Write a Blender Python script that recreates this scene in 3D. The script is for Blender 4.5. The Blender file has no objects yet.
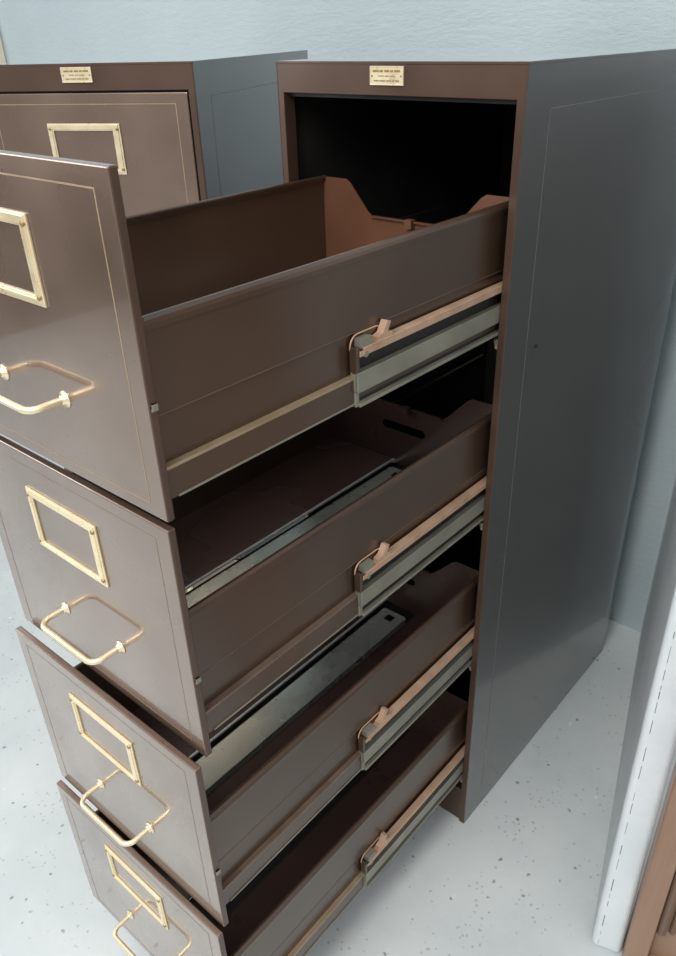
import bpy, bmesh, math
from mathutils import Vector, Matrix

S = bpy.context.scene
COL = S.collection
W, D, H = 0.393, 0.638, 1.3205

# ------------------------------------------------------------------ materials
def new_mat(name):
    m = bpy.data.materials.new(name); m.use_nodes = True
    nt = m.node_tree
    return m, nt, nt.nodes['Principled BSDF']

def mixcol(nt, fac, a, b):
    n = nt.nodes.new('ShaderNodeMix'); n.data_type = 'RGBA'
    if isinstance(fac, (int, float)): n.inputs[0].default_value = fac
    else: nt.links.new(fac, n.inputs[0])
    for i, c in ((6, a), (7, b)):
        if isinstance(c, tuple): n.inputs[i].default_value = (*c, 1)
        else: nt.links.new(c, n.inputs[i])
    return n.outputs[2]

def noise(nt, scale, detail=4, rough=.55, stretch=None, coord='Object'):
    tc = nt.nodes.new('ShaderNodeTexCoord'); n = nt.nodes.new('ShaderNodeTexNoise')
    v = tc.outputs[coord]
    if stretch:
        mp = nt.nodes.new('ShaderNodeMapping'); mp.inputs['Scale'].default_value = stretch
        nt.links.new(v, mp.inputs[0]); v = mp.outputs[0]
    nt.links.new(v, n.inputs['Vector'])
    n.inputs['Scale'].default_value = scale; n.inputs['Detail'].default_value = detail; n.inputs['Roughness'].default_value = rough
    return n.outputs[0]

def ramp(nt, val, stops):
    r = nt.nodes.new('ShaderNodeValToRGB'); nt.links.new(val, r.inputs[0])
    e = r.color_ramp.elements
    e[0].position, e[0].color = stops[0][0], (*[stops[0][1]]*3, 1)
    e[1].position, e[1].color = stops[1][0], (*[stops[1][1]]*3, 1)
    for p, c in stops[2:]:
        k = e.new(p); k.color = (c, c, c, 1)
    return r.outputs[0]

def bump(nt, b, h, strength, dist=.002):
    n = nt.nodes.new('ShaderNodeBump'); n.inputs['Strength'].default_value = strength; n.inputs['Distance'].default_value = dist
    nt.links.new(h, n.inputs['Height']); nt.links.new(n.outputs[0], b.inputs['Normal'])

def metalpaint(name, c1, c2, metallic, r1, r2, scale=5, coat=0.0, coat_r=.1, spec=.5, stretch=None, bmp=0.05, coat_ior=1.5):
    m, nt, b = new_mat(name)
    n = noise(nt, scale, 2.5, .5, stretch)
    f = ramp(nt, n, [(.28, 0), (.75, 1)])
    nt.links.new(mixcol(nt, f, c1, c2), b.inputs['Base Color'])
    n2 = noise(nt, scale*1.3, 2.5, .55, stretch)
    mr = nt.nodes.new('ShaderNodeMapRange'); nt.links.new(n2, mr.inputs[0])
    mr.inputs[1].default_value = .35; mr.inputs[2].default_value = .7
    mr.inputs[3].default_value = r1; mr.inputs[4].default_value = r2
    nt.links.new(mr.outputs[0], b.inputs['Roughness'])
    b.inputs['Metallic'].default_value = metallic
    b.inputs['Specular IOR Level'].default_value = spec
    b.inputs['Coat Weight'].default_value = coat; b.inputs['Coat IOR'].default_value = coat_ior; b.inputs['Coat Roughness'].default_value = coat_r
    if bmp: bump(nt, b, noise(nt, 6, 1), bmp, .003)
    return m

M = {}
M['front'] = metalpaint('bronze_lacquer', (.20,.133,.098), (.30,.212,.165), .8, .20, .40, 5, 1.0, .05, coat_ior=1.52)
M['top'] = metalpaint('slate_top', (.05,.053,.056), (.06,.064,.067), .2, .05, .08, 4, 1.0, .03, bmp=0)
M['frame'] = metalpaint('brown_lacquer', (.070,.040,.027), (.105,.062,.043), .35, .28, .42, 8, .2, .2)
M['side']  = metalpaint('slate_lacquer', (.023,.021,.018), (.032,.030,.026), .2, .22, .30, 3, 1.0, .10, coat_ior=1.5)
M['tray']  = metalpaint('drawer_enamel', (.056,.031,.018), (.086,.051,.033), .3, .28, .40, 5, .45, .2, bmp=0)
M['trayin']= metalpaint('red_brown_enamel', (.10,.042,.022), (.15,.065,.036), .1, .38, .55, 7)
M['trayfl']= metalpaint('dark_brown_enamel', (.078,.045,.036), (.11,.066,.054), .1, .25, .38, 7)  # darker copy of the tray enamel, shade of lower drawers put into it
M['trayfloor']= metalpaint('brown_floor_enamel', (.13,.078,.062), (.150,.092,.075), .1, .24, .30, 4, .5, .15, bmp=0)  # same enamel made paler, light on the upper floors put into it
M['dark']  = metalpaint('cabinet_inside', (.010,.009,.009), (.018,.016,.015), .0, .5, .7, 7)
M['primer']= metalpaint('copper_primer', (.44,.275,.18), (.58,.39,.265), .3, .35, .5, 30)
M['worn2']  = metalpaint('rubbed_edge', (.15,.10,.075), (.21,.15,.115), .4, .35, .5, 30)
M['worn']  = metalpaint('worn_edge', (.34,.24,.15), (.45,.36,.24), .5, .35, .5, 30)
M['galv']  = metalpaint('galvanised_steel', (.66,.71,.62), (.76,.81,.73), .6, .24, .34, 14, bmp=0)
M['steel'] = metalpaint('grey_steel', (.23,.225,.18), (.32,.305,.25), .5, .35, .5, 20)
M['bright']= metalpaint('bright_steel', (.80,.84,.80), (.88,.92,.88), .2, .25, .4, 20)
M['brass'] = metalpaint('satin_brass', (.86,.72,.46), (.93,.82,.60), .7, .26, .38, 40, bmp=0)
M['brassd']= metalpaint('dull_brass', (.30,.21,.09), (.36,.26,.12), .6, .4, .5, 40, bmp=0)
M['pin']   = metalpaint('gold_line', (.30,.215,.14), (.38,.28,.19), .4, .4, .5, 40, bmp=0)
M['pin3']   = metalpaint('worn_gold_line', (.26,.19,.14), (.32,.24,.18), .6, .3, .5, 40, bmp=0)
M['pin2']  = metalpaint('faint_line', (.17,.175,.165), (.20,.205,.19), .3, .3, .5, 40, bmp=0)
M['joint'] = metalpaint('grey_joint', (.12,.11,.10), (.2,.18,.16), 0, .6, .8, 8)
M['wallleft'] = metalpaint('brown_grey_wall', (.16,.13,.11), (.24,.20,.17), 0, .6, .8, 2)
M['cream'] = metalpaint('cream_paint', (.72,.66,.52), (.78,.72,.6), 0, .5, .6, 8)

# wall paint
m, nt, b = new_mat('blue_wall_paint'); M['wall'] = m
n1 = noise(nt, 2.2, 5, .6)
n2 = noise(nt, 14, 6, .7, (1, 1, 2.2))
c = mixcol(nt, ramp(nt, n1, [(.3, 0), (.7, 1)]), (.43,.51,.54), (.485,.565,.59))
c = mixcol(nt, ramp(nt, n2, [(.60, 0), (.74, .35)]), c, (.40,.47,.49))
nt.links.new(c, b.inputs['Base Color']); b.inputs['Roughness'].default_value = .55
bump(nt, b, noise(nt, 26, 8, .75, (1, 1, 2.5)), .5, .006)

m, nt, b = new_mat('white_wall_paint'); M['wallw'] = m
n1 = noise(nt, 9, 6, .65)
c = mixcol(nt, ramp(nt, n1, [(.4, 0), (.7, 1)]), (.66,.71,.74), (.74,.78,.80))
nt.links.new(c, b.inputs['Base Color']); b.inputs['Roughness'].default_value = .45
bump(nt, b, noise(nt, 40, 7, .7), .35, .004)

# floor paint with chips
m, nt, b = new_mat('painted_concrete'); M['floor'] = m
n1 = noise(nt, 3.2, 6, .62)
c = mixcol(nt, ramp(nt, n1, [(.38, 0), (.66, 1)]), (.53,.575,.58), (.63,.665,.66))
n2 = noise(nt, 9, 7, .7)
c = mixcol(nt, ramp(nt, n2, [(.60, 0), (.72, .3)]), c, (.58,.55,.44))
tc = nt.nodes.new('ShaderNodeTexCoord')
def chips(scale, thr, soft, amt, col, c, gate_scale, gate):
    v = nt.nodes.new('ShaderNodeTexVoronoi'); v.inputs['Scale'].default_value = scale
    w = nt.nodes.new('ShaderNodeTexNoise'); w.inputs['Scale'].default_value = scale*1.6; w.inputs['Detail'].default_value = 3
    nt.links.new(tc.outputs['Object'], w.inputs['Vector'])
    ma = nt.nodes.new('ShaderNodeVectorMath'); ma.operation = 'MULTIPLY_ADD'
    nt.links.new(w.outputs[1], ma.inputs[0]); ma.inputs[1].default_value = (.5/scale,)*3
    nt.links.new(tc.outputs['Object'], ma.inputs[2]); nt.links.new(ma.outputs[0], v.inputs['Vector'])
    mr = nt.nodes.new('ShaderNodeMapRange'); nt.links.new(v.outputs['Distance'], mr.inputs[0])
    mr.inputs[1].default_value = thr; mr.inputs[2].default_value = thr+soft; mr.inputs[3].default_value = amt; mr.inputs[4].default_value = 0
    g = ramp(nt, noise(nt, gate_scale, 3), [(gate, 0), (gate+.04, 1)])
    mu = nt.nodes.new('ShaderNodeMath'); mu.operation = 'MULTIPLY'
    nt.links.new(mr.outputs[0], mu.inputs[0]); nt.links.new(g, mu.inputs[1])
    return mixcol(nt, mu.outputs[0], c, col)
c = chips(38, .10, .06, .75, (.16,.17,.15), c, 21, .50)
c = chips(85, .14, .1, .5, (.24,.24,.20), c, 11, .52)
c = chips(20, .06, .06, .6, (.80,.82,.80), c, 17, .56)
nt.links.new(c, b.inputs['Base Color']); b.inputs['Roughness'].default_value = .38
bump(nt, b, noise(nt, 30, 6, .6), .25, .003)

# wood
m, nt, b = new_mat('brown_wood'); M['wood'] = m
n1 = noise(nt, 12, 6, .6, (1, 1, .08))
c = mixcol(nt, ramp(nt, n1, [(.35, 0), (.65, 1)]), (.21,.115,.07), (.34,.215,.145))
nt.links.new(c, b.inputs['Base Color']); b.inputs['Roughness'].default_value = .35

# ------------------------------------------------------------------ mesh builder
class MB:
    def __init__(s): s.v = []; s.f = []; s.fm = []; s.mats = []; s.sm = []
    def mi(s, m):
        m = M[m]
        if m not in s.mats: s.mats.append(m)
        return s.mats.index(m)
    def box(s, x0, x1, y0, y1, z0, z1, m, faces=None):
        o = len(s.v)
        s.v += [(x, y, z) for z in (z0, z1) for y in (y0, y1) for x in (x0, x1)]
        F = {'b': (0,2,3,1), 't': (4,5,7,6), 'f': (0,1,5,4), 'k': (2,6,7,3), 'l': (0,4,6,2), 'r': (1,3,7,5)}
        for k, f in F.items():
            mm = (faces or {}).get(k, m)
            s.f.append(tuple(o+i for i in f)); s.fm.append(s.mi(mm)); s.sm.append(False)
        return s
    def prism(s, pts, axis, a, b, m):
        """closed polygon pts (2D) swept along an axis: 'x' pts=(y,z); 'y' pts=(x,z); 'z' pts=(x,y)"""
        o = len(s.v); n = len(pts)
        for t in (a, b):
            for p, q in pts:
                s.v.append({'x': (t, p, q), 'y': (p, t, q), 'z': (p, q, t)}[axis])
        k = s.mi(m)
        for i in range(n):
            j = (i+1) % n
            s.f.append((o+i, o+j, o+n+j, o+n+i)); s.fm.append(k); s.sm.append(False)
        s.f.append(tuple(o+i for i in range(n))); s.fm.append(k); s.sm.append(False)
        s.f.append(tuple(o+n+i for i in reversed(range(n)))); s.fm.append(k); s.sm.append(False)
        return s
    def frame(s, x0, x1, z0, z1, ix0, ix1, iz0, iz1, y0, y1, m):
        """rectangular ring in the xz plane"""
        o = len(s.v)
        for y in (y0, y1):
            for (a, c) in ((x0,z0),(x1,z0),(x1,z1),(x0,z1),(ix0,iz0),(ix1,iz0),(ix1,iz1),(ix0,iz1)):
                s.v.append((a, y, c))
        k = s.mi(m)
        for i in range(4):
            j = (i+1) % 4
            for q in ((i, j, 4+j, 4+i), (8+j, 8+i, 12+i, 12+j), (j, i, 8+i, 8+j), (4+i, 4+j, 12+j, 12+i)):
                s.f.append(tuple(o+t for t in q)); s.fm.append(k); s.sm.append(False)
        return s
    def tube(s, path, r, m, seg=12, cap=True):
        o = len(s.v); P = [Vector(p) for p in path]; n = len(P); k = s.mi(m); R = r if isinstance(r, list) else [r]*n
        nrm = None
        for i, p in enumerate(P):
            t = (P[min(i+1, n-1)] - P[max(i-1, 0)]).normalized()
            if nrm is None:
                nrm = t.orthogonal().normalized()
            else:
                nrm = (nrm - t*nrm.dot(t)).normalized()
            bn = t.cross(nrm)
            for q in range(seg):
                a = 2*math.pi*q/seg
                s.v.append(tuple(p + (nrm*math.cos(a)+bn*math.sin(a))*R[i]))
        for i in range(n-1):
            for q in range(seg):
                q2 = (q+1) % seg
                s.f.append((o+i*seg+q, o+i*seg+q2, o+(i+1)*seg+q2, o+(i+1)*seg+q)); s.fm.append(k); s.sm.append(True)
        if cap:
            s.f.append(tuple(o+q for q in reversed(range(seg)))); s.fm.append(k); s.sm.append(False)
            s.f.append(tuple(o+(n-1)*seg+q for q in range(seg))); s.fm.append(k); s.sm.append(False)
        return s
    def build(s, name, parent=None, bev=0, seg=2):
        me = bpy.data.meshes.new(name); me.from_pydata(s.v, [], s.f)
        for m in s.mats: me.materials.append(m)
        for p, k, q in zip(me.polygons, s.fm, s.sm): p.material_index = k; p.use_smooth = q
        bm = bmesh.new(); bm.from_mesh(me); bmesh.ops.recalc_face_normals(bm, faces=bm.faces); bm.to_mesh(me); bm.free()
        o = bpy.data.objects.new(name, me); COL.objects.link(o); o.parent = parent
        if bev:
            md = o.modifiers.new('bevel', 'BEVEL'); md.width = bev; md.segments = seg; md.limit_method = 'ANGLE'; md.angle_limit = math.radians(50)
            md.harden_normals = False
        return o

def thing(name, label, cat, loc=(0,0,0), rz=0, group=None):
    o = bpy.data.objects.new(name, None); COL.objects.link(o)
    o.empty_display_size = .1; o.location = loc; o.rotation_euler.z = rz
    o['label'] = label; o['category'] = cat
    if group: o['group'] = group
    return o

# ------------------------------------------------------------------ filing cabinet
FX0, FX1 = .0120, .3790             # drawer front edges
BX0, BX1 = .0245, .3685             # drawer body outer sides
ZT = [1.279, .9812, .6838, .3865]   # drawer front tops
ZB = [.9890, .6900, .3920, .0970]   # drawer front bottoms
DZ = [0, .006, .011, .017]

def build_shell(root):
    b = MB()
    t = .0014
    br = 'frame'
    # sides: slate outside, dark within
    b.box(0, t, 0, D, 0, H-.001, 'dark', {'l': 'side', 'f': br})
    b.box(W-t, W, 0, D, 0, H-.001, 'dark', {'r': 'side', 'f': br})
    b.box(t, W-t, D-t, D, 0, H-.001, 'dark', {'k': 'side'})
    # stiles, folded in (a flange behind)
    b.box(t, .0118, 0, .022, .0, H-.001, br)
    b.box(W-.0118, W-t, 0, .022, .0, H-.001, br)
    # plinth and floor plate
    b.box(.0105, W-.0105, .004, .02, 0, .088, br)
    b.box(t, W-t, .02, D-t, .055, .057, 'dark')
    # top rail with a return lip
    b.box(.0105, W-.0105, 0, .0016, H-.0385, H-.001, br)
    b.box(.0105, W-.0105, .0016, .026, H-.0385, H-.037, br)
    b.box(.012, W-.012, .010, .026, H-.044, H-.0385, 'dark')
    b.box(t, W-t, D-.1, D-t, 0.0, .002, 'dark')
    # fixed runners inside
    for k in range(4):
        z = ZT[k] - .276 + DZ[k]
        for x0, x1 in ((t, .0105), (W-.0105, W-t)):
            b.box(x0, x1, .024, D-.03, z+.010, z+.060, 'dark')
            b.box(x0, x1, .024, D-.03, z-.004, z-.002, 'steel')
    # copper coloured ends of the fixed slides below each drawer slide
    for k in range(4):
        z = ZT[k] - .276 + DZ[k]
        for x0, x1 in ((.0112, .018), (W-.018, W-.0112)):
            b.box(x0, x1, .001, .06, z-.012, z-.006, 'steel')
            b.box(x0, x1, .004, .12, z-.020, z-.013, 'primer')
    # roller wheels seen at the right of the opening
    for k in range(4):
        z = ZT[k] - .292 + DZ[k]
        b.tube([(W-.020, .035, z), (W-.009, .035, z)], .008, 'primer', 14)
    shell = b.build('carcass', root, .0008, 2)
    # thin line on the side panels
    p = MB()
    for xs in (W, ):
        x0, x1 = xs-.0002, xs+.0003
        y0, y1, z0, z1 = .060, D-.06, .06, 1.270
        w = .0011
        p.box(x0, x1, y0, y1, z1-w, z1, 'pin2')
        p.box(x0, x1, y0, y0+w, .06, z1, 'pin2')
        p.tube([(xs-.001, .09, .965), (xs+.0012, .09, .965)], .003, 'dark', 8)
    p.build('side_pinstripe', root)
    tp = MB()
    tp.box(-.0006, W+.0006, -.0008, D+.0004, H-.0035, H, 'top', {'f': br, 'r': 'side', 'l': 'side'})
    tp.box(.004, W-.004, .004, D-.004, H-.0050, H-.0035, 'side')
    tp.build('top_panel', root, .0012, 3)
    # maker's plate: brass with three worn, unreadable lines
    c = .1955; zc = 1.3045
    pl = MB()
    pl.box(c-.0265, c+.0265, -.0022, .0, zc-.0108, zc+.0108, 'brass')
    pl.frame(c-.0265, c+.0265, zc-.0108, zc+.0108, c-.025, c+.025, zc-.0093, zc+.0093, -.0027, -.002, 'brass')
    o = pl.build('name_plate', root, .0006, 2)
    ln = MB()
    for z, segs, h in ((zc+.0052, ((-.0215,-.012),(-.0105,-.0055),(-.003,.0045),(.006,.0105),(.012,.0215)), .0024),
                       (zc-.0003, ((-.013,-.004),(-.0025,.0035),(.005,.0135)), .0012),
                       (zc-.0056, ((-.02,-.0125),(-.011,-.002),(-.0005,.007),(.0085,.0125),(.014,.02)), .0016)):
        for a, d in segs: ln.box(c+a, c+d, -.0026, -.0020, z-h/2, z+h/2, 'brassd')
    for sx in (-1, 1): ln.tube([(c+sx*.0228, -.0021, zc-.0003), (c+sx*.0228, -.0030, zc-.0003)], .0011, 'brassd', 8)
    ln.build('engraved_lines', o)

def arc(cx, cz, r, a0, a1, n=8):
    return [(cx+r*math.cos(math.radians(a0+(a1-a0)*i/n)), cz+r*math.sin(math.radians(a0+(a1-a0)*i/n))) for i in range(n+1)]

def build_drawer(root, k, e, rail_start, strip=True):
    """local y=0 is the face; object sits at y=-e in the cabinet"""
    zt, zb = ZT[k], ZB[k]
    z0 = zt + DZ[k]
    top = z0-.112; bot = z0-.272; BL = .612
    BACK = 'trayin' if k == 0 else 'trayfl'  # top back in a lit tone, lower backs in a shaded one
    b = MB()
    for sgn in (1, -1):
        X = (lambda x: x) if sgn == 1 else (lambda x: W-x)
        def bx(xa, xb, *a, **kw):
            xa, xb = X(xa), X(xb); b.box(min(xa, xb), max(xa, xb), *a, **kw)
        o, i = ('r', 'l') if sgn == 1 else ('l', 'r')
        # side wall, inside face red brown
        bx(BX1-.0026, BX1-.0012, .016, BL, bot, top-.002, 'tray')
        # upper face panel steps out above the score line
        bx(BX1-.0012, BX1+.0003, .0085, BL-.002, z0-.195, top-.004, 'tray')
        # rolled top hem
        hp = [(X(a), top+c) for a, c in ((BX1-.0075,-.002),(BX1-.0065,-.0006),(BX1-.005,0),(BX1-.0028,-.0004),(BX1+.0002,-.0028),(BX1+.0016,-.006),(BX1+.0014,-.011),(BX1-.002,-.011),(BX1-.0075,-.004))]
        b.prism(hp, 'y', .010, BL, 'tray')
        # thin worn line along the step
        bx(BX1-.0012, BX1+.0007, .0085, BL-.002, z0-.1955, z0-.1947, 'worn2' if sgn == 1 else 'tray')
        # lower ledge the slide runs on, worn top edge
        bx(BX1-.0012, BX1+.0060, .010, BL-.03, bot, z0-.2435, 'tray')
        bx(BX1-.0012, BX1+.0062, .010, BL-.03, z0-.2435, z0-.2405, 'worn' if k in (0, 3) else 'worn2')
        bx(BX1-.0012, BX1+.0075, .018, BL-.03, bot, bot+.0016, 'steel')
    # floor plates either side of the centre track
    xl, xr = .168, .240
    fz = bot+.008
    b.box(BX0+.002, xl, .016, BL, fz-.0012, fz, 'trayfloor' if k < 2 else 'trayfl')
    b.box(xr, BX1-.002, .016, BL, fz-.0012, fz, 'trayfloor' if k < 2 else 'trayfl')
    b.box(xl, xr, .016, BL, bot, bot+.001, 'dark')
    b.box(xl-.0008, xl+.0024, .016, BL-.004, fz-.0004, fz+.0026, 'bright' if strip else 'trayfl')  # floor lip in near-white, its bright reflection put into the colour
    b.box(xr-.0006, xr+.0006, .016, BL-.004, bot+.001, fz+.0012, BACK)
    # back panel: two ears, low middle, slot
    def bp(xs, zs): return (xs, zs)
    lo = top-.050
    pts = [(BX0+.002, bot), (BX1-.002, bot), (BX1-.002, top-.002)] + \
          [(.322, top-.002), (.312, top-.005), (.270, lo+.006), (.258, lo), (.1965, lo)]
    # slot cut: split panel in two prisms round the opening
    sz0, sz1, sx0, sx1 = z0-.209, z0-.194, .143, .230
    b.prism([(BX0+.002, bot), (BX1-.002, bot), (BX1-.002, sz0), (BX0+.002, sz0)], 'y', BL-.0016, BL, BACK)
    r = (sz1-sz0)/2
    cL = arc(sx0+r, sz0+r, r, 270, 90, 8); cR = arc(sx1-r, sz0+r, r, 270, 450, 8)
    b.prism([(BX0+.002, sz0)] + cL + [(BX0+.002, sz1)], 'y', BL-.0016, BL, BACK)
    b.prism([(BX1-.002, sz0)] + cR + [(BX1-.002, sz1)], 'y', BL-.0016, BL, BACK)
    b.prism([(BX0+.002, sz1), (BX1-.002, sz1), (BX1-.002, lo), (BX0+.002, lo)], 'y', BL-.0016, BL, BACK)
    b.prism([(BX0+.002, lo), (.122, lo), (.114, lo+.005), (.080, top-.007), (.072, top-.002), (BX0+.002, top-.002)], 'y', BL-.0016, BL, BACK)
    b.prism([(BX1-.002, lo), (.262, lo), (.270, lo+.005), (.306, top-.007), (.314, top-.002), (BX1-.002, top-.002)], 'y', BL-.0016, BL, BACK)
    b.box(.122, .262, BL-.006, BL, lo-.001, lo+.0012, BACK)          # folded lip of the low middle
    b.box(.188, .200, BL-.012, BL-.0016, lo-.008, lo+.004, BACK)     # divider rod seat
    # inner plate behind the front
    b.box(BX0, BX1, .0080, .016, bot, top, 'tray')
    dr = b.build('drawer', root)
    dr.location = (0, -e, 0)
    # front
    f = MB()
    f.box(FX0, FX1, 0, .0085, zb, zt, 'tray', {'f': 'front', 't': 'front', 'r': 'frame', 'l': 'frame'})
    f.build('drawer_front', dr, .0016, 3)
    ps = MB()
    a0, a1, c0, c1, w, y0, y1 = FX0+.021, FX1-.021, zb+.0125, zt-.0155, .0013, -.0002, .0003
    ps.frame(a0, a1, c0, c1, a0+w, a1-w, c0+w, c1-w, y0, y1, 'pin' if k == 0 else 'pin3')
    ps.build('front_pinstripe', dr)
    # catch on the right edge of the front
    ct = MB()
    ct.box(FX1-.001, FX1+.0022, .002, .0080, zt-.184, zt-.178, 'steel')
    ct.prism([(FX1-.001, zt-.188), (FX1+.0022, zt-.178), (FX1-.001, zt-.178)], 'y', .002, .0080, 'steel')
    ct.build('edge_catch', dr, .0004)
    # label holder
    h = MB()
    hx0, hx1, hz0, hz1 = .1255, .2560, zt-.1205, zt-.0440
    h.frame(hx0, hx1, hz0, hz1, hx0+.0105, hx1-.0135, hz0+.0085, hz1-.0105, -.0022, .0, 'brass')
    h.frame(hx0+.003, hx1-.003, hz0+.003, hz1-.0015, hx0+.008, hx1-.010, hz0+.0065, hz1-.0085, -.0034, -.002, 'brass')
    hd = h.build('label_holder', dr, .0005, 2)
    for x, z in ((hx0+.0045, hz1-.008), (hx0+.0045, hz0+.008), (hx1-.0048, hz1-.008), (hx1-.0048, hz0+.008)):
        sc = MB(); sc.tube([(x, -.002, z), (x, -.0042, z), (x, -.0047, z)], [.0024, .0024, .0012], 'brassd', 10)
        sc.build('rivet', dr)
    # bail handle
    q = MB(); hx = .054; cx = .1965; hz = zt-.2065; P = .036; R = .013
    path = [(cx-hx, .001, hz)]
    path += [(cx-hx, -y, hz) for y in (.008, .016, P-R)]
    for i in range(1, 9):
        a = math.radians(90*i/8); path.append((cx-hx+R-R*math.cos(a), -(P-R)-R*math.sin(a), hz-.001*math.sin(a)))
    path += [(cx-hx+R+(2*hx-2*R)*i/6, -P, hz-.001) for i in range(1, 6)]
    for i in range(0, 9):
        a = math.radians(90*(1-i/8)); path.append((cx+hx-R+R*math.cos(a), -(P-R)-R*math.sin(a), hz-.001*math.sin(a)))
    path += [(cx+hx, -y, hz) for y in (.016, .008)] + [(cx+hx, .001, hz)]
    q.tube(path, .0034, 'brass', 14)
    hn = q.build('handle', dr)
    for sx in (-1, 1):
        u = MB(); x = cx+sx*hx
        u.tube([(x, 0, hz), (x, -.0012, hz), (x, -.0018, hz), (x, -.0042, hz), (x, -.005, hz)], [.0082, .0082, .0048, .0044, .0036], 'brass', 18)
        u.build('handle_rosette', dr)
    # slides either side
    ys = rail_start; ye = ys+.42
    for sgn in (1, -1):
        X = (lambda x: x) if sgn == 1 else (lambda x: W-x)
        g = MB()
        def bx(xa, xb, *a, **kw):
            xa, xb = X(xa), X(xb); g.box(min(xa, xb), max(xa, xb), *a, **kw)
        xa, xb = BX1+.0016, .3810
        zr = z0-.209
        bx(xa, xb, ys+.010, ye, zr-.003, zr, 'primer')                 # top flange, copper primer
        bx(xb-.0014, xb, ys+.004, ye, zr-.009, zr-.003, 'primer')      # its down-turned edge
        bx(xa, xa+.002, ys+.004, ye, zr-.060, zr-.003, 'dark')        # web, near-black to paint in the shade of the gap
        bx(xb-.003, xb-.0005, ys, ye, zr-.049, zr-.026, 'steel')       # outer channel face
        bx(xa+.002, xb-.001, ys, ye, zr-.028, zr-.026, 'steel')
        bx(xa+.002, xb-.001, ys, ye, zr-.049, zr-.047, 'steel')
        bx(xb-.0065, xb, ys+.003, ye, zr-.066, zr-.0625, 'steel')      # lowest thin flange
        bx(xa, xb-.006, ys+.003, ye, zr-.064, zr-.058, 'dark')
        bx(xa, xb-.001, ys-.001, ys+.004, zr-.026, zr+.001, 'tray')   # end plate
        bx(xa, xb-.004, ys, ys+.006, zr-.066, zr-.024, 'steel')
        g.build('slide_rail', dr, .0005, 2)
        if sgn == 1:
            c = MB()
            # oval stop plate on the drawer side
            yo = ys+.012; zo = zr+.000
            pts = arc(yo, zo, .0125, 90, 270, 10) + [(yo+.030, zo-.0125)] + arc(yo+.030, zo, .0125, -90, 90, 10)
            c.prism(pts, 'x', BX1+.0004, BX1+.0012, 'tray')
            # lip round the oval plate
            rim = [(BX1+.0022, y, z) for y, z in pts] + [(BX1+.0022, *pts[0])]
            c.tube(rim, .0009, 'primer', 8)
            # block and hooked latch tongue on the flange
            c.box(xa, xb-.001, ys+.007, ys+.026, zr, zr+.009, 'steel')
            c.prism([(ys+.036, zr), (ys+.060, zr), (ys+.062, zr+.004), (ys+.052, zr+.006), (ys+.058, zr+.016), (ys+.052, zr+.018), (ys+.044, zr+.006), (ys+.036, zr+.004)], 'x', xa+.001, xb-.001, 'primer')
            c.tube([(xa, ys+.014, zr-.008), (xb+.0005, ys+.014, zr-.008)], .0035, 'steel', 12)
            c.build('slide_stop', dr, .0006, 2)
    # centre track: galvanised rail with a square hole at its far end
    if strip:
        s = MB(); x0, x1 = .182, .234; zz = fz+.003; y1 = BL-.030
        s.box(x0, x1, .018, y1-.026, zz-.0012, zz, 'galv')
        s.box(x0, x0+.018, y1-.026, y1-.010, zz-.0012, zz, 'galv')
        s.box(x1-.018, x1, y1-.026, y1-.010, zz-.0012, zz, 'galv')
        s.prism([(x0, y1-.010), (x1, y1-.010), (x1, y1-.004), (x1-.004, y1), (x0+.004, y1), (x0, y1-.004)], 'z', zz-.0012, zz, 'galv')
        s.box(x0, x0+.0012, .018, y1-.006, fz-.006, zz, 'galv'); s.box(x1-.0012, x1, .018, y1-.006, fz-.006, zz, 'galv')
        s.build('centre_track', dr)
    # latch under the front
    l = MB()
    l.box(.190, .232, .016, .034, bot-.004, bot, 'steel')
    l.tube([(.236, .025, bot-.006), (.236, .025, bot+.003)], .004, 'dark', 10)
    l.build('latch', dr, .0006)
    return dr

EXT = [.5501, .5518, .5683, .5795]
cab = thing('filing_cabinet', 'tall brown four drawer steel filing cabinet with all its drawers pulled out', 'filing cabinet', group=None)
build_shell(cab)
for k in range(4):
    build_drawer(cab, k, EXT[k], EXT[k]-.290, strip=(k != 3))

cab2 = thing('filing_cabinet', 'brown steel filing cabinet with closed drawers, turned slightly, standing behind at left', 'filing cabinet',
             loc=(-.1745-W*math.cos(.467), -.0032-W*math.sin(.467), 0), rz=.467)
build_shell(cab2)
for k in range(4):
    build_drawer(cab2, k, 0.0, .15, strip=False)

# ------------------------------------------------------------------ setting
def structure(o): o['kind'] = 'structure'; return o
fl = MB(); fl.box(-5, 5, -5, .9, -.08, 0, 'floor'); structure(fl.build('floor'))
wb = MB(); wb.box(-5, .62, .765, .95, 0, 3.0, 'wall'); structure(wb.build('wall_back'))

lw = MB(); lw.box(-3.3, -3.1, -5, .765, 0, 2.2, 'wallleft'); structure(lw.build('wall_left'))  # unseen wall, added for the drawer fronts to reflect
# right wall: runs forward from the back wall at a slight angle and ends at a corner by a doorway
dirw = Vector((-.244, .814, 0)).normalized(); nx = Vector((dirw.y, -dirw.x, 0))
A = Vector((.6886, -.063, 0))
def wp(s, n, z): p = A + dirw*s + nx*n; return (p.x, p.y, z)
lean = .085           # the old corner is out of plumb
w = MB()
zt_ = 2.6; L = 1.02
vv = []
for z in (0, zt_):
    s0 = lean*z
    vv += [wp(s0, 0, z), wp(L, 0, z), wp(L, .05, z), wp(s0, .05, z)]
o0 = len(w.v); w.v += vv
for f in ((0,1,2,3), (4,7,6,5), (0,4,5,1), (1,5,6,2), (2,6,7,3), (3,7,4,0)):
    w.f.append(f); w.fm.append(w.mi('wallw')); w.sm.append(False)
wr = structure(w.build('wall_right', None, .010, 5))
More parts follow.
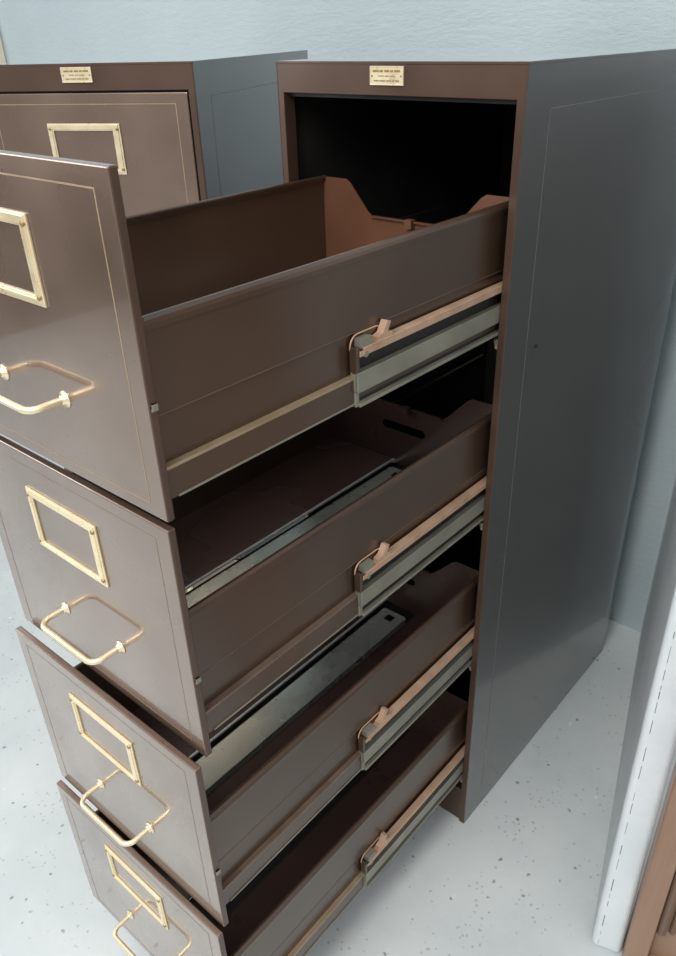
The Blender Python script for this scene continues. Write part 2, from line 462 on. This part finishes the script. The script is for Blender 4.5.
# corner bead with a broken dark joint beside it
import random
random.seed(4)
t = MB()
z = .012
while z < 2.4:
    h = random.uniform(.006, .028)
    p = Vector(wp(lean*z-.0006, .0115, z)); q = Vector(wp(lean*(z+h)-.0006, .0115, z+h))
    t.tube([tuple(p), tuple((p+q)/2), tuple(q)], random.uniform(.0002, .0006), 'joint', 6)
    z += h + random.uniform(.002, .030)
structure(t.build('trim_1'))
# wooden door beside the corner
dn = thing('wooden_door', 'brown varnished wooden door with moulded panel beside the white wall corner', 'door')
dn.location = wp(0, .0515, 0); dn.rotation_euler.z = math.atan2(nx.y, nx.x)
d = MB()
d.box(0, .036, -.012, .028, .004, 2.0, 'wood')
d.box(.036, .62, .004, .020, .004, 2.0, 'wood')
d.box(.62, .71, -.012, .028, .004, 2.0, 'wood')
d.box(.036, .62, -.012, .028, .004, .03, 'wood')
d.build('door_leaf', dn, .004, 3)
d = MB()
d.tube([(.044, -.002, .11), (.044, -.002, 1.95)], .008, 'wood', 12)
d.tube([(.060, .003, .11), (.060, .003, 1.95)], .005, 'wood', 12)
d.build('panel_moulding', dn)
# cream post on the back wall, far left
pm = MB(); pm.box(-2.30, -2.115, .700, .764, 0, 1.415, 'cream')
po = pm.build('cream_post', None, .004)
po['label'] = 'cream painted upright board against the blue wall at the far left edge'; po['category'] = 'board'

# ------------------------------------------------------------------ light
wd = bpy.data.worlds.new('world'); S.world = wd; wd.use_nodes = True
wt = wd.node_tree; bg = wt.nodes['Background']
tcw = wt.nodes.new('ShaderNodeTexCoord'); sx = wt.nodes.new('ShaderNodeSeparateXYZ'); wt.links.new(tcw.outputs['Generated'], sx.inputs[0])
rw = wt.nodes.new('ShaderNodeValToRGB'); wt.links.new(sx.outputs[2], rw.inputs[0])
rw.color_ramp.elements[0].position = .02; rw.color_ramp.elements[0].color = (.40, .40, .39, 1)
rw.color_ramp.elements[1].position = .6; rw.color_ramp.elements[1].color = (.96, .98, 1.0, 1)
wt.links.new(rw.outputs[0], bg.inputs[0]); bg.inputs[1].default_value = 1.15
def area(name, loc, target, size, sy, power, col):
    l = bpy.data.lights.new(name, 'AREA'); l.shape = 'RECTANGLE'; l.size = size; l.size_y = sy; l.energy = power; l.color = col
    o = bpy.data.objects.new(name, l); COL.objects.link(o); o.location = loc
    o.rotation_euler = (Vector(target)-Vector(loc)).to_track_quat('-Z', 'Y').to_euler()
    return o
area('roof_light', (.52, -1.9, 2.6), (.45, .2, .2), 1.0, 1.2, 54, (1, .98, .95))
area('window_light', (-2.9, -1.9, 1.75), (-.5, -.3, .4), 1.6, 1.4, 40, (.95, .98, 1))  # added fill lamp from the left, highlights the drawer fronts

# ------------------------------------------------------------------ camera
yaw, pit, rol = 0.71472444, -0.54065572, -0.02707518
F = 771.257; pcx, pcy = 346.5417, 494.3612
cy_, sy_, cp_, sp_ = math.cos(yaw), math.sin(yaw), math.cos(pit), math.sin(pit)
f = Vector((-sy_*cp_, cy_*cp_, sp_)); rt = Vector((cy_, sy_, 0)); up = rt.cross(f)
c_, s_ = math.cos(rol), math.sin(rol)
rt2 = rt*c_ + up*s_; up2 = up*c_ - rt*s_
cd = bpy.data.cameras.new('camera'); co = bpy.data.objects.new('camera', cd); COL.objects.link(co)
mt = Matrix((( rt2.x, up2.x, -f.x, .86810829), (rt2.y, up2.y, -f.y, -.87528387), (rt2.z, up2.z, -f.z, 1.35370305), (0,0,0,1)))
co.matrix_world = mt
cd.sensor_fit = 'AUTO'; cd.sensor_width = 36; cd.lens = F*36/956
cd.shift_x = (338-pcx)/956; cd.shift_y = (pcy-478)/956
cd.clip_start = .02
S.camera = co

S.view_settings.view_transform = 'Standard'; S.view_settings.look = 'None'
S.view_settings.gamma = 1; S.view_settings.exposure = 0; S.view_settings.use_curve_mapping = False
